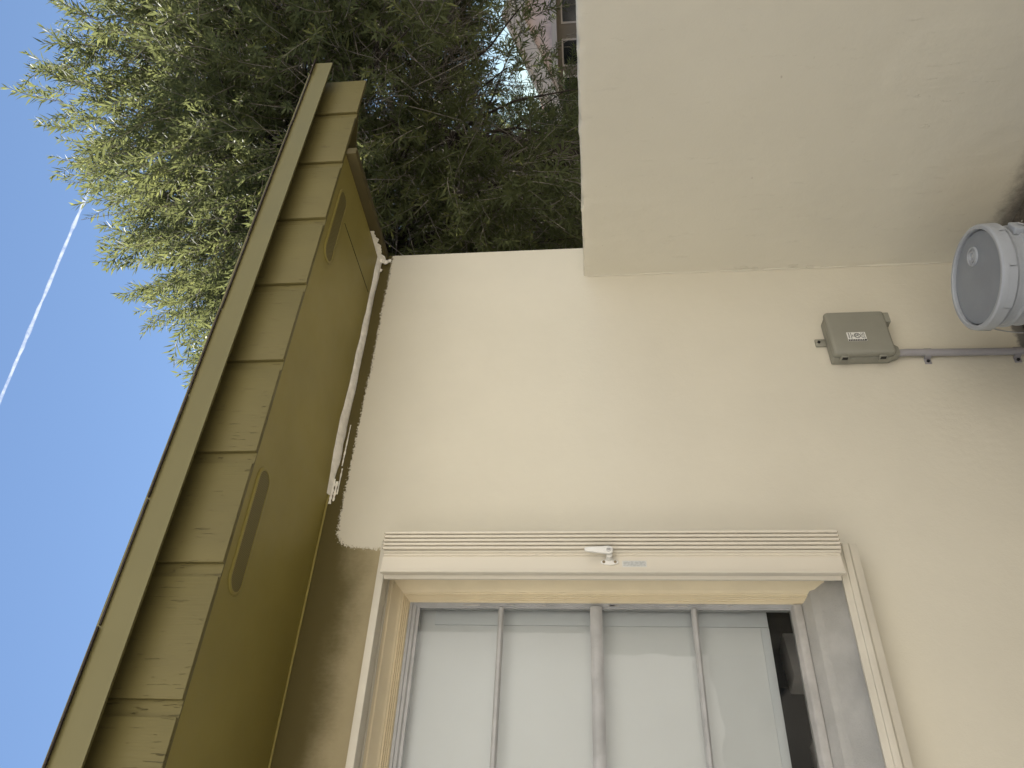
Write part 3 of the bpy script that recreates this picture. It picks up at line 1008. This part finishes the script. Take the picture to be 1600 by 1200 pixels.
# ------------------------------------------------------------------ bucket
bx, by = 1.690, -0.452
bk = thing('paint_bucket', (bx, by, 0.0), 'grey plastic paint bucket with closed lid standing in the wall corner', 'bucket')
RZ = 0.385
body = [(0.0, 0.004), (0.120, 0.004), (0.125, 0.010), (0.1395, RZ - 0.125), (0.1440, RZ - 0.122), (0.1445, RZ - 0.116), (0.1410, RZ - 0.112), (0.1415, RZ - 0.086),
        (0.1475, RZ - 0.083), (0.1480, RZ - 0.076), (0.1420, RZ - 0.072), (0.1425, RZ - 0.055), (0.1480, RZ - 0.052), (0.1490, RZ - 0.045), (0.1435, RZ - 0.042), (0.144, RZ - 0.015)]
obj('body', MB().lathe(body, (bx, by, 0), 72), M['bucket'], bk, smooth=True, angle=38)
# lid with skirt split into tear tabs
lidp = [(0.0, RZ - 0.0055), (0.040, RZ - 0.006), (0.125, RZ - 0.0075), (0.1355, RZ - 0.0080), (0.1362, RZ - 0.020), (0.1392, RZ - 0.020), (0.1400, RZ - 0.001), (0.1420, RZ + 0.002), (0.1500, RZ + 0.002), (0.1545, RZ - 0.002), (0.1560, RZ - 0.010), (0.1560, RZ - 0.016)]
lid = obj('lid', MB().lathe(lidp, (bx, by, 0), 96), M['bucketlid'], bk, smooth=True, angle=30)
lid.data.materials.append(M['bucket'])
for p_ in lid.data.polygons:
    c_ = p_.center + Vector(bk.location)
    if math.hypot(c_.x - bx, c_.y - by) > 0.1395:
        p_.material_index = 1
sk = [(0.1560, RZ - 0.0162), (0.1568, RZ - 0.024), (0.1572, RZ - 0.036), (0.1545, RZ - 0.036), (0.1535, RZ - 0.0162)]
for i in range(8):
    a0 = 2 * math.pi * i / 8 + 0.20
    a1 = a0 + 2 * math.pi / 8 - 0.018
    prf = sk if i % 2 == 0 else [(r - 0.0005, z if z > RZ - 0.03 else z + 0.004) for r, z in sk]
    obj('skirt_tab', MB().lathe(prf + [prf[0]], (bx, by, 0), 14, a0, a1), M['bucket'], lid, smooth=True, angle=30)
# pour-spout cap with rings
vdir = Vector((math.cos(math.radians(-12)), math.sin(math.radians(-12)), 0))
sc_ = (bx + 0.066, by - 0.022, RZ - 0.0065)
cap = [(0.0, 0.0035), (0.006, 0.0035), (0.0075, 0.001), (0.011, 0.001), (0.0125, 0.0055), (0.0165, 0.0055), (0.018, 0.0015), (0.022, 0.0015), (0.0235, 0.006), (0.0275, 0.006), (0.029, 0.0)]
obj('spout_cap', MB().lathe(cap, sc_, 40), M['bucket'], lid, smooth=True, angle=25)
# bail ears and wire handle
ha = math.radians(-72)
ax = Vector((math.cos(ha), math.sin(ha), 0))
for s_ in (-1, 1):
    c_ = Vector((bx, by, RZ - 0.072)) + ax * (0.150 * s_)
    tq = Vector((-ax.y, ax.x, 0))
    vs = []
    for du in (-0.022, 0.022):
        for dn in (-0.008, 0.012):
            for dz in (-0.016, 0.016):
                vs.append(c_ + tq * du + ax * (dn * s_) + Vector((0, 0, dz)))
    obj('handle_ear', MB().add(vs, [(0, 1, 3, 2), (4, 6, 7, 5), (0, 4, 5, 1), (2, 3, 7, 6), (0, 2, 6, 4), (1, 5, 7, 3)]), M['bucket'], bk, bevel=0.004)
pts = []
for i in range(25):
    a = math.pi * i / 24
    tq = Vector((ax.y, -ax.x, 0))
    p = Vector((bx, by, RZ - 0.072)) + ax * (0.168 * math.cos(a)) + (tq * 0.30 + Vector((0, 0, -0.80))).normalized() * (0.172 * math.sin(a)) + tq * (0.10 * math.sin(a))
    pts.append(p)
hw = obj('bail_wire', MB().tube(pts, 0.0021, 8), M['steel'], bk, smooth=True)
obj('grip', MB().tube(pts[10:15], 0.0105, 12), M['bucket'], hw, smooth=True)

# scraps on the ground by the wall foot
def scrap(p, size, rot, label, cat, mat, name):
    mb = MB()
    R_ = Matrix.Rotation(rot[2], 3, 'Z') @ Matrix.Rotation(rot[1], 3, 'Y') @ Matrix.Rotation(rot[0], 3, 'X')
    cc = MB().box((-size[0] / 2, -size[1] / 2, 0), (size[0] / 2, size[1] / 2, size[2]))
    mb.add([R_ @ Vector(v) + Vector(p) for v in cc.v], cc.f)
    lone(name, mb, mat, p, label, cat, bevel=0.003)
scrap((1.90, -0.075, 0.002), (0.26, 0.085, 0.02), (0.0, 0.0, 0.1), 'brown scrap of board lying at the wall foot behind the bucket', 'board', M['timber'], 'scrap_board')
mb = MB()
for i in range(240):
    x = random.uniform(1.2, 2.2); y = -abs(random.gauss(0, 0.22)) - 0.02
    if math.hypot(x - bx, y - by) < 0.14 or (1.75 < x < 2.05 and -0.13 < y < -0.02):
        continue
    r = random.uniform(0.002, 0.007)
    c = Vector((x, y, r * 0.4))
    vs = [c + Vector((r * random.uniform(.6, 1.3), 0, 0)), c + Vector((0, r * random.uniform(.6, 1.3), 0)), c - Vector((r, 0, 0)), c - Vector((0, r, 0)), c + Vector((0, 0, r * 0.7)), c - Vector((0, 0, r * .4))]
    mb.add(vs, [(0, 1, 4), (1, 2, 4), (2, 3, 4), (3, 0, 4), (1, 0, 5), (2, 1, 5), (3, 2, 5), (0, 3, 5)])
tag(obj('grit', mb, M['leaf_debris']), 'loose grit and paint crumbs on the ground by the wall', 'grit', kind='stuff')

# ------------------------------------------------------------------ trees
def sprig_templates(n_t, leaf_len, leaf_w, stem, nleaf, rs):
    out = []
    for _ in range(n_t):
        V, F, T = [], [], []
        SV, SF = [], []
        bend = rs.uniform(-0.25, 0.25, 2)
        def axis(t):
            return np.array([bend[0] * t * t * stem, bend[1] * t * t * stem, t * stem])
        nl = int(nleaf * rs.uniform(0.8, 1.2))
        ph = rs.uniform(0, 6.28)
        for i in range(nl):
            t = 0.12 + 0.88 * (i + 0.5) / nl
            p = axis(t)
            az = ph + i * 2.4
            op = rs.uniform(0.55, 1.05) * (1.0 if t < 0.85 else 0.55)
            d = np.array([math.sin(op) * math.cos(az), math.sin(op) * math.sin(az), math.cos(op)])
            s = np.cross(d, rs.normal(0, 1, 3) * 0.5 + np.array([0, 0, 1.0]))
            s /= np.linalg.norm(s) + 1e-9
            L = leaf_len * rs.uniform(0.7, 1.2) * (1.0 if t < 0.9 else 0.75)
            w = leaf_w * rs.uniform(0.8, 1.2)
            k = len(V)
            droop = np.array([0, 0, -0.08 * L])
            V += [p, p + d * L * 0.45 + s * w * 0.5, p + d * L + droop, p + d * L * 0.45 - s * w * 0.5]
            F.append((k, k + 1, k + 2, k + 3))
            T.append(0.75 * rs.uniform(0, 1) + 0.25 * t)
        segs = 3
        for i in range(segs + 1):
            t = i / segs
            p = axis(t)
            r = 0.0024 * (1 - 0.6 * t)
            for j in range(3):
                a = 2.094 * j
                SV.append(p + np.array([r * math.cos(a), r * math.sin(a), 0]))
        for i in range(segs):
            for j in range(3):
                SF.append((i * 3 + j, i * 3 + (j + 1) % 3, (i + 1) * 3 + (j + 1) % 3, (i + 1) * 3 + j))
        out.append((np.array(V), np.array(F), np.array(T), np.array(SV), np.array(SF)))
    return out


def frames(D, rs):
    """rotation matrices whose z column is each row of D"""
    D = D / np.linalg.norm(D, axis=1, keepdims=True)
    ref = rs.normal(0, 1, D.shape)
    A = np.cross(D, ref)
    A /= np.linalg.norm(A, axis=1, keepdims=True) + 1e-9
    B = np.cross(D, A)
    return np.stack([A, B, D], axis=2)


def big_mesh(name, V, F, mat, tint=None, smooth=False):
    me = bpy.data.meshes.new(name)
    me.vertices.add(len(V))
    me.vertices.foreach_set('co', V.astype(np.float32).ravel())
    k = F.shape[1]
    me.loops.add(F.size)
    me.loops.foreach_set('vertex_index', F.astype(np.int32).ravel())
    me.polygons.add(len(F))
    me.polygons.foreach_set('loop_start', np.arange(0, F.size, k, dtype=np.int32))
    me.polygons.foreach_set('loop_total', np.full(len(F), k, dtype=np.int32))
    if tint is not None:
        at = me.attributes.new('tint', 'FLOAT', 'FACE')
        at.data.foreach_set('value', tint.astype(np.float32))
    me.update(calc_edges=True)
    me.materials.append(mat)
    if smooth:
        me.polygons.foreach_set('use_smooth', [True] * len(F))
    return me


def scatter(P, D, S, templ, tint0, rs):
    V, F, T, SV, SF = [], [], [], [], []
    R_ = frames(D, rs)
    which = rs.integers(0, len(templ), len(P))
    kv = ks = 0
    for ti, (v, f, t, sv, sf) in enumerate(templ):
        idx = np.nonzero(which == ti)[0]
        if len(idx) == 0:
            continue
        W = np.einsum('nij,vj->nvi', R_[idx], v) * S[idx][:, None, None] + P[idx][:, None, :]
        n = len(idx)
        V.append(W.reshape(-1, 3))
        F.append((f[None] + (np.arange(n) * len(v))[:, None, None] + kv).reshape(-1, f.shape[1]))
        T.append((0.55 * t[None, :] + 0.45 * tint0[idx][:, None]).ravel())
        kv += n * len(v)
        W = np.einsum('nij,vj->nvi', R_[idx], sv) * S[idx][:, None, None] + P[idx][:, None, :]
        SV.append(W.reshape(-1, 3))
        SF.append((sf[None] + (np.arange(n) * len(sv))[:, None, None] + ks).reshape(-1, 4))
        ks += n * len(sv)
    return np.concatenate(V), np.concatenate(F), np.concatenate(T), np.concatenate(SV), np.concatenate(SF)


def branch_path(a, b, rs, sag=0.12, n=6):
    a = np.array(a); b = np.array(b)
    L = np.linalg.norm(b - a)
    pts = []
    off = rs.normal(0, 0.06 * L, 3)
    for i in range(n + 1):
        t = i / n
        p = a + (b - a) * t + off * math.sin(math.pi * t) + np.array([0, 0, sag * L * math.sin(math.pi * t)])
        if 0 < i < n:
            p = p + rs.normal(0, 0.015 * L, 3)
        pts.append(p)
    return pts


def gap(p, rs):
    # flattened top; the low side facing the neighbour's house is nearly bare
    lat = (p[0] - 5.35) * 0.5 - (p[1] - 1.15) * 0.866
    if p[2] > 4.6 - 0.42 * max(0.0, lat):
        return True
    return lat > -0.30 and p[2] < 2.5 and rs.uniform() < 0.95


def build_tree(name, base, crown_c, crown_r, label, n_clump, per_clump, leaf_len, leaf_w, stem, nleaf, seed,
               mat, trunk_pts, trunk_r, limb_n, clump_r=0.34, twig_n=2500, power=2.4, opening=False):
    rs = np.random.default_rng(seed)
    root = thing(name, base, label, 'tree')
    cc = np.array(crown_c); cr = np.array(crown_r)
    mb = MB()
    tp_ = [np.array(p, float) for p in trunk_pts]
    mb.tube(tp_, [trunk_r * (1 - 0.5 * i / (len(tp_) - 1)) for i in range(len(tp_))], 10)
    limbs = []
    for i in range(limb_n):
        a = 2 * math.pi * (i + rs.uniform(-0.3, 0.3)) / limb_n
        el = rs.uniform(-0.25, 0.95)
        d = np.array([math.cos(a) * math.cos(el), math.sin(a) * math.cos(el), math.sin(el)])
        end = cc + d * cr * 0.66
        start = tp_[rs.integers(max(1, len(tp_) - 3), len(tp_))]
        pth = branch_path(start, end, rs, 0.10, 7)
        limbs.append(pth)
        mb.tube(pth, [trunk_r * 0.42 * (1 - 0.75 * j / 7) for j in range(8)], 7)
    obj('trunk', mb, M['bark'], root, smooth=True, angle=80)
    lp = np.array([p for l in limbs for p in l])
    # clump centres spread through an uneven, slightly boxy shell
    cents = []
    while len(cents) < n_clump:
        d = rs.normal(0, 1, 3)
        d /= (np.abs(d) ** power).sum() ** (1 / power)
        q = rs.uniform(0.45, 1.0) ** 0.6
        bump = 1 + 0.16 * fbm(d[0], d[1], d[2] + seed, 1.7)
        p = cc + d * cr * q * bump
        if p[2] < 0.5 or (opening and gap(p, rs)):
            continue
        cents.append((p, d, q))
    P, D, S, T0 = [], [], [], []
    bm_ = MB()
    for p, d, q in cents:
        k = np.argmin(((lp - p) ** 2).sum(1))
        a = lp[k]
        pth = branch_path(a, p, rs, 0.05, 4)
        bm_.tube(pth, [0.016, 0.012, 0.009, 0.006, 0.004], 5)
        n = int(per_clump * rs.uniform(0.6, 1.4))
        grow = (p - a) / (np.linalg.norm(p - a) + 1e-6) * 0.5 + d * 0.6 + np.array([0, 0, 0.25])
        grow /= np.linalg.norm(grow)
        off = rs.normal(0, 1, (n, 3))
        off /= np.linalg.norm(off, axis=1, keepdims=True)
        off *= (rs.uniform(0, 1, (n, 1)) ** 0.5) * clump_r * rs.uniform(0.7, 1.3)
        P.append(p + off)
        D.append(grow + off / clump_r * 0.7 + rs.normal(0, 0.45, (n, 3)))
        S.append(rs.uniform(0.7, 1.25, n))
        T0.append(np.clip(rs.normal(rs.uniform(0.2, 0.75), 0.15, n), 0, 1))
    # lone shoots breaking the outline
    n = int(n_clump * 1.6)
    d = rs.normal(0, 1, (n, 3))
    d /= (np.abs(d) ** power).sum(1, keepdims=True) ** (1 / power)
    sh_ = cc + d * cr * rs.uniform(0.96, 1.10, (n, 1))
    keep = sh_[:, 2] > 0.6
    for s_, e_ in zip(sh_[keep], d[keep]):
        if opening and gap(s_, rs):
            continue
        m = 4
        dirn = e_ + np.array([0, 0, 0.5]) + rs.normal(0, 0.3, 3)
        dirn /= np.linalg.norm(dirn)
        P.append(s_ + np.outer(np.arange(m) * stem * 0.5 - 0.25, dirn) + rs.normal(0, 0.012, (m, 3)))
        D.append(dirn + rs.normal(0, 0.22, (m, 3)))
        S.append(rs.uniform(0.8, 1.1, m))
        T0.append(np.clip(rs.normal(0.75, 0.2, m), 0, 1))
    P = np.concatenate(P); D = np.concatenate(D); S = np.concatenate(S); T0 = np.concatenate(T0)
    tem = sprig_templates(14, leaf_len, leaf_w, stem, nleaf, rs)
    V, F, T, SV, SF = scatter(P, D, S, tem, T0, rs)
    b = np.array(base)
    cr_o = obj('crown', None, None, root, me=big_mesh('crown', V, F, mat, T))
    obj('branches', bm_, M['bark'], root)
    # thin bare twigs inside the crown plus the sprig stems
    tv, tf = [], []
    k = len(SV)
    for i in range(twig_n):
        d = rs.normal(0, 1, 3); d /= np.linalg.norm(d)
        a = cc + d * cr * rs.uniform(0.3, 0.97)
        if a[2] < 0.8 or (opening and gap(a, rs)):
            continue
        dd = d * 0.8 + rs.normal(0, 0.6, 3)
        dd /= np.linalg.norm(dd)
        L = rs.uniform(0.2, 0.6)
        cv = rs.normal(0, 0.12, 3)
        q = np.cross(dd, [0.3, 0.5, 0.8]); q /= np.linalg.norm(q)
        q2 = np.cross(dd, q)
        for j in range(4):
            t = j / 3
            pp = a + dd * L * t + cv * t * t * L * 2
            r = 0.0038 * (1 - 0.6 * t)
            tv += [pp + q * r, pp - q * r * 0.5 + q2 * r * 0.87, pp - q * r * 0.5 - q2 * r * 0.87]
        for j in range(3):
            for e in range(3):
                tf.append((k + j * 3 + e, k + j * 3 + (e + 1) % 3, k + (j + 1) * 3 + (e + 1) % 3, k + (j + 1) * 3 + e))
        k += 12
    SV = np.concatenate([SV, np.array(tv)]); SF = np.concatenate([SF, np.array(tf)])
    obj('twigs', None, None, root, me=big_mesh('twigs', SV, SF, M['twig']))
    return root


build_tree('feathery_tree', (5.0, 1.35, 0), (5.35, 1.15, 2.95), (2.22, 2.22, 1.80),
           'feathery narrow-leaved evergreen tree rising behind the garden wall', 640, 24, 0.072, 0.0115, 0.22, 27, 5,
           M['leaf'], [(5.0, 1.35, 0), (4.95, 1.33, 0.9), (4.85, 1.28, 1.7), (4.98, 1.2, 2.5), (5.15, 1.12, 3.2), (5.3, 1.1, 3.9)], 0.11, 9, twig_n=9000, opening=True)
build_tree('dense_shrub_tree', (8.6, 6.2, 0), (8.6, 6.2, 2.3), (2.5, 2.3, 1.9),
           'dark dense shrub tree standing further back beside the house', 170, 22, 0.10, 0.016, 0.34, 24, 9,
           M['leafdark'], [(8.6, 6.2, 0), (8.55, 6.2, 0.8), (8.65, 6.15, 1.6), (8.6, 6.2, 2.4)], 0.12, 7, clump_r=0.55, twig_n=600)

# ------------------------------------------------------------------ neighbour's gabled house seen past the tree
e = Vector((0.886, 0.463, 0)).normalized()
rt = Vector((e.y, -e.x, 0))
FB = Vector((EYE.x, EYE.y, 0)) + e * 22.0
def fpt(s, d, z):
    return FB + rt * s + e * d + Vector((0, 0, z))
def fbox(s0, s1, d0, d1, z0, z1, mb=None):
    mb = mb or MB()
    b_ = MB().box((s0, d0, z0), (s1, d1, z1))
    return mb.add([fpt(*v) for v in b_.v], b_.f)
def fprism(prof, d0, d1):
    b_ = MB().prism(prof, 1, d0, d1)
    return MB().add([fpt(*v) for v in b_.v], b_.f)
fh = thing('gabled_house', tuple(fpt(0.6, 3, 0)), 'sand coloured gabled house glimpsed beyond the tree', 'house')
sl = 0.44
pk = (0.61, 3.57)
W_ = 4.6
left = (pk[0] - W_, pk[1] - sl * W_); right = (pk[0] + W_, pk[1] - sl * W_)
def inset(dz):
    return [(left[0], left[1] - dz), (pk[0], pk[1] - dz), (right[0], right[1] - dz)]
# smooth barge band in front, pinkish shingled gable behind it, trim, dark recessed wall with windows
fr = obj('roof', fprism([(left[0] - .2, left[1] - .09), (pk[0], pk[1]), (right[0] + .2, right[1] - .09), (right[0] + .2, right[1] - .17), (pk[0], pk[1] - 0.08), (left[0] - .2, left[1] - .17)], -0.35, 7.0), M['farwall'], fh)
band = [(left[0], left[1] - 0.07), (pk[0], pk[1] - 0.081), (right[0], right[1] - 0.07), (right[0], right[1] - 0.45), (pk[0], pk[1] - 0.55), (left[0], left[1] - 0.45)]
obj('barge_band', fprism(band, -0.30, -0.10), M['farwall'], fh)
gb = [(left[0] + 0.1, 2.30), (right[0] - 0.1, 2.30), (right[0] - 0.1, right[1] - 0.2), (pk[0], pk[1] - 0.3), (left[0] + 0.1, left[1] - 0.2)]
gz = [(left[0] + 0.4, 0.0), (right[0] - 0.4, 0.0), (right[0] - 0.4, 2.20), (left[0] + 0.4, 2.20)]
# shingle siding: real courses, each stepped out at its foot
sid = obj('gable_wall', fprism([(-0.9, 2.30), (2.1, 2.30), (2.1, pk[1] - sl * 1.5 - 0.12), (pk[0], pk[1] - 0.12), (-0.9, pk[1] - sl * 1.5 - 0.12)], -0.06, 0.05), M['farwall'], fh)
z = 2.30
row = 0
while z < pk[1] - 0.2:
    half = min(4.4, (pk[1] - 0.12 - (z + 0.10)) / sl)
    s = pk[0] - half + (0.07 if row % 2 else 0)
    while s < pk[0] + half - 0.05:
        w = random.uniform(0.12, 0.20)
        if -1.2 < s < 1.5:
            s1 = min(s + w, pk[0] + half)
            mbq = fprism([(s, z), (s1 - 0.008, z), (s1 - 0.008, z + 0.105), (s, z + 0.105)], -0.075 - random.uniform(0, 0.006), -0.062)
            obj('shingle', mbq, M['farshingle'], sid)
        s += w
    z += 0.105
    row += 1
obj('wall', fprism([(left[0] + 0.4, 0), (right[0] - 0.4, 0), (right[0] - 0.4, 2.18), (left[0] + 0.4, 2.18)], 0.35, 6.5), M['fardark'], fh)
obj('wall', fprism([(left[0] + 0.1, 2.31), (-0.902, 2.31), (-0.902, pk[1] - sl * 1.512 - 0.12)], -0.05, 0.05), M['farshingle'], fh)
obj('wall', fprism([(2.102, 2.31), (right[0] - 0.1, 2.31), (2.102, pk[1] - sl * 1.492 - 0.12)], -0.05, 0.05), M['farshingle'], fh)
obj('trim', fbox(left[0] - 0.1, right[0] + 0.1, -0.16, 0.34, 2.17, 2.298), M['fartrim'], fh)
for s0, s1 in ((-1.62, -1.0), (-0.66, -0.08), (0.38, 1.00), (1.36, 1.98)):
    w = obj('window', fbox(s0 - 0.05, s1 + 0.05, 0.315, 0.349, 1.02, 2.06), M['fartrim'], fh)
    obj('pane', fbox(s0, s1, 0.302, 0.314, 1.06, 1.50), M['farglass'], w)
    obj('pane', fbox(s0, s1, 0.302, 0.314, 1.54, 2.02), M['farglass'], w)
    obj('sill', fbox(s0 - 0.09, s1 + 0.09, 0.22, 0.313, 0.95, 1.015), M['fartrim'], w)

# ------------------------------------------------------------------ unseen house across the patio, added and sized to bounce sun (mirrored in the glass)
OB = Vector((-0.5, -6.9, 0))
oh = thing('bounce_light_house', tuple(OB), 'unseen white three-storey house, shaped to bounce sunlight, with terracotta roof mirrored in the window glass', 'house')
OR = Matrix.Rotation(math.radians(-21), 3, 'Z')
def opt(mb):
    return MB().add([OR @ Vector(v) + OB for v in mb.v], mb.f)
obj('wall', opt(MB().box((-8, -8, 0), (11.5, 0, 9.4))), M['whitestucco'], oh)
prs = [(0.75, 9.32), (-4.0, 11.6), (-8.75, 9.32), (-8.75, 9.45), (-4.0, 11.75), (0.75, 9.45)]
obj('roof', opt(MB().prism(prs, 0, -8.6, 12.1)), M['terracotta'], oh)
for zf in (1.0, 4.0, 7.0):
    for x0 in (-6.5, -3.4, 6.6, 9.4):
        w = obj('window', opt(MB().box((x0 - 0.07, 0.003, zf - 0.07), (x0 + 1.27, 0.05, zf + 1.27))), M['fartrim'], oh)
        obj('pane', opt(MB().box((x0, 0.052, zf), (x0 + 0.58, 0.065, zf + 1.2))), M['farglass'], w)
        obj('pane', opt(MB().box((x0 + 0.62, 0.052, zf), (x0 + 1.2, 0.065, zf + 1.2))), M['farglass'], w)
        obj('sill', opt(MB().box((x0 - 0.12, 0.003, zf - 0.15), (x0 + 1.32, 0.14, zf - 0.075))), M['fartrim'], w)
dr = obj('door', opt(MB().box((0.2, 0.003, 0.02), (1.15, 0.05, 2.1))), M['timber'], oh)
obj('handle', opt(MB().tube([(1.05, 0.052, 1.0), (1.05, 0.10, 1.0), (0.95, 0.10, 1.0)], 0.012, 8)), M['steel'], dr)

# ------------------------------------------------------------------ aircraft vapour trail
ALT = 900.0
def skypt(d):
    return EYE + Vector(d) * (ALT / d[2])
a = skypt((0.704, 0.468, 0.535)); b = skypt((0.472, 0.608, 0.638))
dirv = (b - a)
pts, rad = [], []
NSEG = 90
for i in range(NSEG + 1):
    tt = -0.6 + 2.6 * i / NSEG
    w = 0.75 + 0.35 * fbm(tt * 9, 0.3, 0.1, 3.0)
    pts.append(a + dirv * tt + Vector((0, 0, 0.7 * fbm(tt, 3, 1, 14))))
    rad.append(max(1.0, 4.0 * w * (1.0 - 0.15 * tt)))
mid_ = (a + b) / 2
lone('contrail', MB().tube(pts, rad, 12, cap=False), M['contrail'], tuple(mid_), 'thin white aircraft vapour trail crossing the blue sky', 'contrail', smooth=True)
